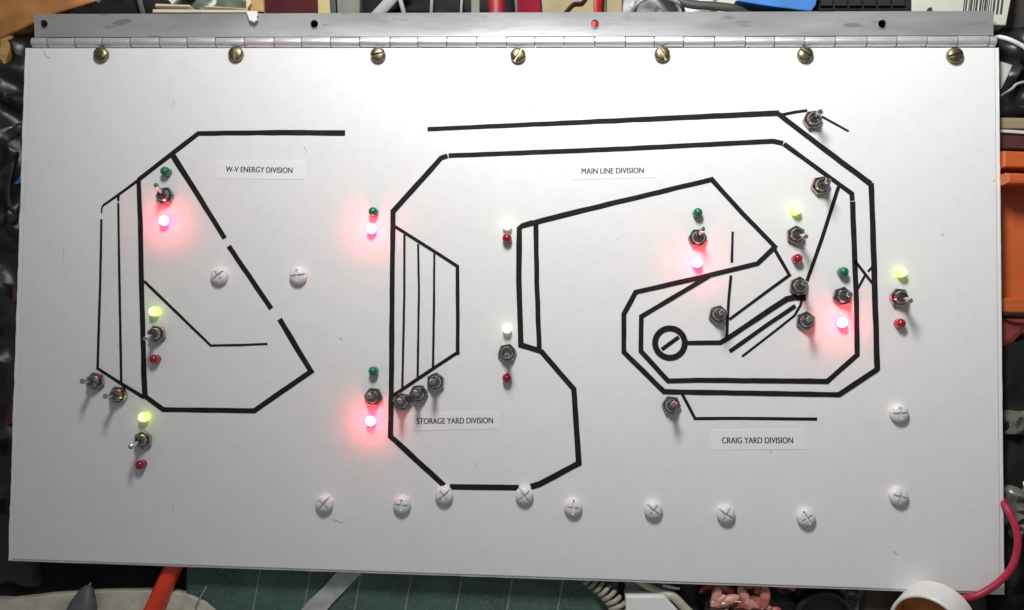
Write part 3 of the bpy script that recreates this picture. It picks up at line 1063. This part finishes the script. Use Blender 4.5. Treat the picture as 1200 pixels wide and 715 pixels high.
# --- right side
b = bump_sheet('black_sack', [(1166, 20), (1420, 10), (1420, 140), (1160, 140)], -0.018, 0.004, M_BLACK, 40, 5.5, 0.06, 30, 0.5, under_board)
tag(b, 'shiny black plastic sack beside the barcoded carton', 'sack')
bm = tube_bm(spline([P(1150, 46.5, -0.006), P(1166, 44, -0.004), P(1172, 43.5, 0.0015), P(1182, 46, 0.004), P(1196, 52.5, 0.005), P(1225, 68, 0.006), P(1290, 80, 0.004)], 6), 0.0009, 8)
tag(mk('white_cable', mesh('white_cable', bm, 0.7), mat('white_cable', (0.6, 0.6, 0.58), 0.4)), 'thin white cable emerging from the hinge end over black sack', 'cable')
o = slab('grey_card', [(1160, 70), (1174, 72), (1187, 76), (1182, 88), (1174, 104), (1160, 108)], -0.0068, BENCH, mat('grey_card', (0.45, 0.46, 0.44), 0.7, var=0.1))
tag(o, 'torn grey-white card corner sticking out past the board', 'card')
bm = tube_bm(spline([P(1174, 112, -0.004), P(1186, 104, 0.004), P(1196, 97, 0.005), P(1240, 90, 0.005)], 5), 0.0006, 6)
tag(mk('clear_strand', mesh('clear_strand', bm, 0.7), mat('strand', (0.35, 0.35, 0.34), 0.2)), 'thin grey strand beside the torn card corner', 'wire')
o = slab('tan_board', [(1160, 137.5), (1330, 140), (1330, 151), (1160, 150.5)], -0.0062, BENCH, mat('tan_board', (0.30, 0.23, 0.14), 0.7, var=0.2, scale=40, stretch=(1, 8, 1)))
tag(o, 'tan wooden batten above the orange bin', 'batten')
o = slab('white_rule', [(1160, 151), (1185, 152), (1330, 161), (1330, 166), (1185, 156), (1160, 154.5)], -0.0066, BENCH, mat('white_rule', (0.6, 0.6, 0.6), 0.5))
tag(o, 'thin white plastic rule between tan batten and orange bin', 'rule')
o = slab('dark_red_book', [(1160, 156.5), (1330, 168), (1330, 176), (1160, 174)], -0.0072, BENCH, mat('dark_red', (0.07, 0.02, 0.015), 0.6, var=0.3))
tag(o, 'dark red book spine against the orange bin rim', 'book')
M_ORANGE = mat('orange_plastic', (0.52, 0.11, 0.025), 0.42, var=0.1, scale=30, bump=0.05)
bn = thing('orange_bin', 'orange plastic storage bin beside the panel', 'storage bin', P(1250, 280, BENCH))
slab('rear_wall', [(1176, 176.5), (1330, 182), (1330, 200), (1176, 196)], 0.001, BENCH, M_ORANGE, bn, 0.0008)
slab('rim', [(1180, 202), (1330, 207), (1330, 219), (1180, 215)], 0.005, BENCH, M_ORANGE, bn, 0.0012)
slab('bin_floor', [(1160, 216.5), (1330, 221), (1330, 366), (1160, 366)], -0.0125, BENCH, M_ORANGE, bn, 0.0008)
slab('front_wall', [(1166, 349), (1330, 349), (1330, 367), (1166, 367)], -0.0062, BENCH, M_ORANGE, bn, 0.0008)
slab('side_wall', [(1320, 221), (1332, 221), (1332, 348), (1320, 348)], 0.004, BENCH, M_ORANGE, bn, 0.0008)
bm = tube_bm(spline([P(1166, 365, -0.0085), P(1180, 368.5, -0.004), P(1200, 370, -0.003), P(1260, 374, -0.003)], 5), 0.0011, 8)
tag(mk('black_lead', mesh('black_lead', bm, 0.7), MATS['cable_black']), 'thin black lead lying along the orange bin front', 'lead')
o = slab('red_pouch', [(1160, 372), (1250, 374), (1240, 404), (1200, 392), (1188, 404), (1178, 407), (1160, 407)], -0.0072, BENCH, mat('red_pouch', (0.22, 0.035, 0.03), 0.6, var=0.25, scale=60), None, 0.003)
tag(o, 'dull red fabric pouch just below the orange bin', 'pouch')
b = bump_sheet('black_jacket', [(1164, 376), (1420, 380), (1420, 745), (1160, 745)], -0.019, -0.006, M_BLACKC, 36, 9.5, 0.05, 36, 0.5, under_board)
tag(b, 'crumpled black cloth under the loop of red wire', 'cloth')
b = bump_sheet('grey_rag', [(1174, 478), (1230, 472), (1240, 512), (1176, 514)], -0.008, 0.0, mat('grey_rag', (0.16, 0.16, 0.13), 0.8, var=0.4, scale=90), 80, 3.3, 0.2, 16, 0.3, under_board)
tag(b, 'small olive grey rag on the crumpled black cloth', 'rag')
b = bump_sheet('foil_scrap', [(1176, 566), (1230, 560), (1235, 640), (1186, 640)], -0.010, 0.0, mat('foil', (0.22, 0.23, 0.20), 0.35, 0.4, var=0.4, scale=120, speck=((0.6, 0.6, 0.58), 90, 0.62)), 110, 6.3, 0.2, 18, 0.6, under_board)
tag(b, 'crinkled grey foil scrap inside the loop of red wire', 'foil')
bm = tube_bm(spline([P(1160, 570, -0.0075), P(1170, 580, -0.0070), P(1178, 593, 0.0008), P(1187, 609, 0.004), P(1192.5, 628, 0.0055), P(1191.5, 648, 0.0058), P(1185, 666, 0.0055),
                     P(1172, 681, 0.004), P(1155, 693, 0.0025), P(1140, 699.5, 0.0017), P(1125, 701, 0.0016), P(1108, 700, -0.001), P(1096, 706, -0.010), P(1080, 722, -0.016)], 8), 0.00155, 12)
tag(mk('red_wire', mesh('red_wire', bm, 0.8), mat('red_wire', (0.42, 0.02, 0.055), 0.45, var=0.1, scale=120)), 'thick red insulated wire looping over the panel corner', 'wire')

# --- bottom
M_MAT = mat('mat_green', (0.062, 0.118, 0.098), 0.65, var=0.3, scale=60, bump=0.2, speck=((0.10, 0.16, 0.135), 900, 0.56))
cm = thing('cutting_mat', 'green cutting mat with pale grid lines under the panel edge', 'cutting mat', P(460, 760, BENCH))
mz = BENCH + 0.0065
slab('mat_sheet', [(220, 560), (726, 566), (720, 1010), (214, 1000)], mz, BENCH, M_MAT, cm, 0.0003)
M_GRID = mat('grid_line', (0.26, 0.28, 0.21), 0.6, var=0.3, scale=300)
for i in range(8):
    u = 282 + i * 59.5
    slab('grid_line', [(u + 38, 580), (u + 39.6, 580), (u - 35.4, 995), (u - 37, 995)], mz + 0.0001, mz - 0.0002, M_GRID, cm, 0)
for j in range(7):
    v = 604 + j * 60
    slab('grid_line', [(222, v), (715, v + 4), (715, v + 5.2), (222, v + 1.2)], mz + 0.00012, mz - 0.0002, M_GRID, cm, 0)
o = slab('steel_rule', [(352, 716), (361, 705), (377, 690), (404, 660), (424, 630), (462, 632), (388, 709), (300, 830), (262, 826)], mz + 0.0013, mz + 0.0002,
         mat('worn_steel', (0.52, 0.53, 0.52), 0.5, 0.25, var=0.2, scale=160, bump=0.3, speck=((0.05, 0.05, 0.05), 160, 0.66)), None, 0.0002)
tag(o, 'worn speckled steel rule lying across the cutting mat', 'rule')
pts = [P(u, v, mz + 0.0016) for u, v in ((-60, 700), (10, 703), (60, 697.5), (120, 693), (170, 692.5), (205, 694), (224, 698.5), (240, 706), (251, 715), (262, 740), (262, 790), (230, 840), (100, 860), (-60, 850))]
c = centroid(pts)
c.z = mz
o = mk('cream_pad', mesh('cream_pad', prism(pts, BENCH, mz + 0.0016, 0.0006), origin=c), mat('cream_cloth', (0.60, 0.57, 0.46), 0.85, var=0.2, scale=90, bump=0.6, bscale=420, speck=((0.30, 0.34, 0.24), 70, 0.62)), None, c)
tag(o, 'cream cloth pad with a rounded corner on the cutting mat', 'cloth pad')
zp = mz + 0.0016
# grey nozzle
a0 = P(104, 686.5, zp + 0.0035)
a1 = P(84, 760, zp + 0.009)
d = a1 - a0
L = d.length
gn = thing('grey_nozzle', 'grey plastic applicator with tapered tip on the cream pad', 'applicator', a1)
bm = tube_bm([a0 + d * t - a1 for t in (0, 0.05, 0.16, 0.32, 0.7, 1.0, 1.9)], [0.0014, 0.0030, 0.0046, 0.0066, 0.0082, 0.0086, 0.0086], 20, squash=0.75)
gb = mk('applicator_body', mesh('applicator_body', bm, 0.5), mat('grey_plastic', (0.10, 0.10, 0.105), 0.5, var=0.15, scale=150, bump=0.2), gn, a1)
bm = tube_bm([a0 - a1 + d * 0.02, a0 - a1 - d * 0.05 + Vector((0.0006, 0, 0))], [0.0004, 0.0003], 8)
mk('metal_tip', mesh('metal_tip', bm), M_LEVER, gn, a1)
pen('orange_screwdriver_handle', P(211, 648, -0.0102), P(140, 800, 0.0010), 0.0044, mat('orange_red', (0.78, 0.05, 0.015), 0.2, var=0.05, coat=0.5),
    'glossy orange-red pen sticking out from under the panel', 'pen').name = 'orange_pen'
bm = tube_bm([P(262, 650, -0.0145), P(229.5, 711, zp + 0.0008)], [0.0004, 0.0007], 8)
tag(mk('steel_pin', mesh('steel_pin', bm), M_LEVER), 'thin steel pin with one end on the cream pad', 'pin')

# coiled cable
path = spline([P(670, 664, -0.0095), P(692, 681, -0.0088), P(710, 694, -0.0062), P(723, 710, -0.005), P(730, 730, -0.005), P(734, 760, -0.005), P(736, 800, -0.005)], 30)
bm = bmesh.new()
lens = [0.0]
for p, q_ in zip(path, path[1:]):
    lens.append(lens[-1] + (q_ - p).length)
hel = []
turn = 0.0029
nst = int(lens[-1] / turn * 14)
idx = 0
for k in range(nst):
    s = lens[-1] * k / nst
    while idx < len(lens) - 2 and lens[idx + 1] < s:
        idx += 1
    t = (s - lens[idx]) / max(1e-9, lens[idx + 1] - lens[idx])
    p = path[idx].lerp(path[idx + 1], t)
    tg = (path[idx + 1] - path[idx]).normalized()
    sd = tg.cross(Vector((0, 0, 1))).normalized()
    an = 2 * math.pi * k / 14
    hel.append(p + (sd * math.cos(an) + Vector((0, 0, 1)) * math.sin(an)) * min(0.0034, 0.0020 + 0.05 * s))
bm = tube_bm(hel, 0.00115, 8)
tag(mk('coiled_cable', mesh('coiled_cable', bm, 0.9), mat('coil_cream', (0.36, 0.34, 0.28), 0.45, var=0.1)), 'coiled cream cable at the cutting mat edge', 'cable')

wb = thing('white_case', 'white plastic case with a grey-green ledge under the panel edge', 'case', P(770, 760, BENCH))
slab('lid', [(733, 698.5), (778, 698), (800, 722), (830, 900), (738, 900)], -0.002, BENCH, mat('white_case', (0.80, 0.80, 0.79), 0.5, var=0.03), wb, 0.001)
slab('ledge', [(726, 650), (788, 652), (786, 697), (734, 697.5)], -0.0115, BENCH, mat('case_ledge', (0.30, 0.31, 0.26), 0.6, var=0.15, scale=150), wb, 0.0006)
bm = tube_bm(spline([P(700, 650, -0.0095), P(738, 673, -0.0095), P(764, 690, -0.0085), P(782, 697, -0.0055), P(790, 700, -0.005), P(802, 712, -0.005), P(822, 735, -0.005), P(860, 800, -0.005)], 8), 0.0020, 12)
tag(mk('cream_cable', mesh('cream_cable', bm, 0.8), mat('cream_cable', (0.50, 0.48, 0.37), 0.45, var=0.08)), 'smooth cream cable bending along the white case', 'cable')
o = slab('metal_clip', [(777, 685), (797, 688.5), (796.5, 691.5), (789, 691), (776, 688)], -0.0062, -0.0075, M_LEVER, None, 0.0002)
tag(o, 'small shiny metal clip at the white case corner', 'clip')

# dark tray holding a clear bag of pink wire scraps
b = bump_sheet('dark_cloth', [(786, 660), (1064, 662), (1064, 900), (830, 900)], -0.020, -0.013, mat('dark_floor_cloth', (0.035, 0.035, 0.033), 0.7, var=0.4, scale=50, bump=0.4), 50, 12.0, 0.06, 30, 0.3, under_board)
tag(b, 'dark grey cloth under the bag of pink pieces', 'cloth')
pb = thing('bag_of_pieces', 'clear bag filled with curled pink and salmon pieces', 'bag', P(875, 740, BENCH))
random.seed(11)
PK = [mat('pink_a', (0.62, 0.22, 0.17), 0.4, var=0.15, scale=120), mat('pink_b', (0.52, 0.13, 0.11), 0.4, var=0.15, scale=120),
      mat('pink_c', (0.68, 0.34, 0.26), 0.4, var=0.15, scale=120)]
piece_me = []
for k in range(6):
    bm = bmesh.new()
    bend = random.uniform(0.4, 1.2)
    Lp = random.uniform(0.009, 0.013)
    pts = [Vector((math.sin(bend * (t - .5)) / bend * Lp, 0, (math.cos(bend * (t - .5)) - 1) / bend * -Lp)) for t in [i / 7 for i in range(8)]]
    bm = tube_bm(pts, [0.0010, 0.0019, 0.0024, 0.0026, 0.0025, 0.0023, 0.0018, 0.0008], 10, squash=0.7)
    for v in bm.verts:
        v.co += Vector(noise.noise_vector(v.co * 400 + Vector((k * 5, 0, 0)))) * 0.0004
    me_ = mesh('pink_piece', bm, 1.0)
    piece_me.append(me_)
    me_.materials.append(PK[k % 3])
for k in range(80):
    u = random.uniform(826, 922)
    v = random.uniform(686, 790)
    z = -0.0125 + random.uniform(0, 0.0045) * (1 if v > 690 else 0.4) + (0.005 if v > 697 else 0)
    p = P(u, v, z)
    rot = Matrix.Rotation(random.uniform(0, 6.28), 3, 'Z') @ Matrix.Rotation(random.uniform(-.5, .5), 3, 'X')
    mk('pink_piece', piece_me[k % 6], None, pb, p, rot.to_quaternion())
fm = bpy.data.materials.new('clear_film')
fm.use_nodes = True
nt = fm.node_tree
nt.nodes.remove(nt.nodes['Principled BSDF'])
tr_ = nt.nodes.new('ShaderNodeBsdfTransparent')
tr_.inputs[0].default_value = (0.96, 0.96, 0.96, 1)
gl = nt.nodes.new('ShaderNodeBsdfGlossy')
gl.inputs['Roughness'].default_value = 0.12
fr = nt.nodes.new('ShaderNodeFresnel')
fr.inputs[0].default_value = 1.5
mxs = nt.nodes.new('ShaderNodeMixShader')
nt.links.new(fr.outputs[0], mxs.inputs[0])
nt.links.new(tr_.outputs[0], mxs.inputs[1])
nt.links.new(gl.outputs[0], mxs.inputs[2])
nt.links.new(mxs.outputs[0], nt.nodes['Material Output'].inputs[0])
bm = bmesh.new()
g = []
for j in range(41):
    row = []
    for i in range(45):
        u, v = 817 + (934 - 817) * i / 44, 681 + (800 - 681) * j / 40
        e = min(i, 44 - i, j, 40 - j) / 6.0
        e = math.sin(min(1, e) * math.pi / 2)
        p = P(u, v, -0.010)
        w = noise.noise(Vector((p.x * 130, p.y * 130, 4))) * 0.0016 + noise.noise(Vector((p.x * 300, p.y * 260, 7))) * 0.0008
        z = -0.0148 + (0.0082 + w) * e
        row.append(bm.verts.new((p.x, p.y, min(z + max(0, min(1, (v - 692) / 8)) * 0.005, -0.0062 if v < 694 else 1))))
    g.append(row)
for j in range(40):
    for i in range(44):
        bm.faces.new([g[j][i], g[j + 1][i], g[j + 1][i + 1], g[j][i + 1]])
c = P(875, 740, BENCH)
mk('film', mesh('film', bm, 2.0, origin=c), fm, pb, c)

# black cup shape
c = P(960, 722, BENCH)
bm = lathe([(0, 0), (0.013, 0), (0.0145, 0.001), (0.0145, 0.0082), (0.0138, 0.0092), (0.0125, 0.0092), (0.0118, 0.0085), (0.0118, 0.004), (0, 0.004)], 36)
tag(mk('round_plastic_cap', mesh('round_plastic_cap', bm, 0.5), mat('cap_black', (0.015, 0.016, 0.018), 0.45), None, c + Vector((0, 0, 0.001))), 'black round plastic cap next to the bag of pink pieces', 'cap')
b = bump_sheet('gravel_sack', [(982, 672), (1012, 672), (1012, 800), (978, 800)], -0.017, -0.008, mat('mottled', (0.14, 0.12, 0.10), 0.7, var=0.5, scale=150, bump=0.6, speck=((0.40, 0.37, 0.32), 190, 0.58)), 150, 15.0, 0.12, 22, 0.4, under_board)
tag(b, 'mottled brown and grey cloth bundle beside the black round cap', 'cloth')
b = bump_sheet('brown_suede', [(1008, 674), (1104, 678), (1110, 800), (1008, 800)], -0.016, -0.010, mat('brown_suede', (0.085, 0.062, 0.048), 0.9, var=0.25, scale=50), 50, 17.0, 0.12, 22, 0.2, under_board)
tag(b, 'dark brown suede piece beneath the white jar lid', 'suede')

# white jar lid with an orange inside, leaning on the panel edge
R0, D0 = 0.0158, 0.0150
nrm = Vector((-0.64, -0.24, 0.73)).normalized()
opc = P(1086, 738, 0.011)
basec = opc - nrm * D0
q = nrm.to_track_quat('Z', 'Y')
lid = thing('jar_lid', 'white jar lid with orange stained inside leaning on the panel edge', 'jar lid', basec)
bm = lathe([(0, 0), (R0 - 0.0012, 0), (R0, 0.0012), (R0, D0 - 0.0005), (R0 - 0.0005, D0), (R0 - 0.0012, D0), (R0 - 0.0016, D0 - 0.0006), (R0 - 0.0016, D0 - 0.0010)], 64)
mk('shell', mesh('shell', bm, 0.6), mat('lid_white', (0.80, 0.80, 0.78), 0.35, var=0.03), lid, basec, q)
bm = lathe([(R0 - 0.0014, D0 - 0.0009), (R0 - 0.0018, D0 - 0.0014), (R0 - 0.0020, 0.0025), (R0 - 0.004, 0.0018), (0, 0.0018)], 64)
mk('inside', mesh('inside', bm, 0.6), mat('lid_orange', (0.50, 0.20, 0.045), 0.5, var=0.3, scale=90, speck=((0.55, 0.40, 0.22), 60, 0.62)), lid, basec, q)
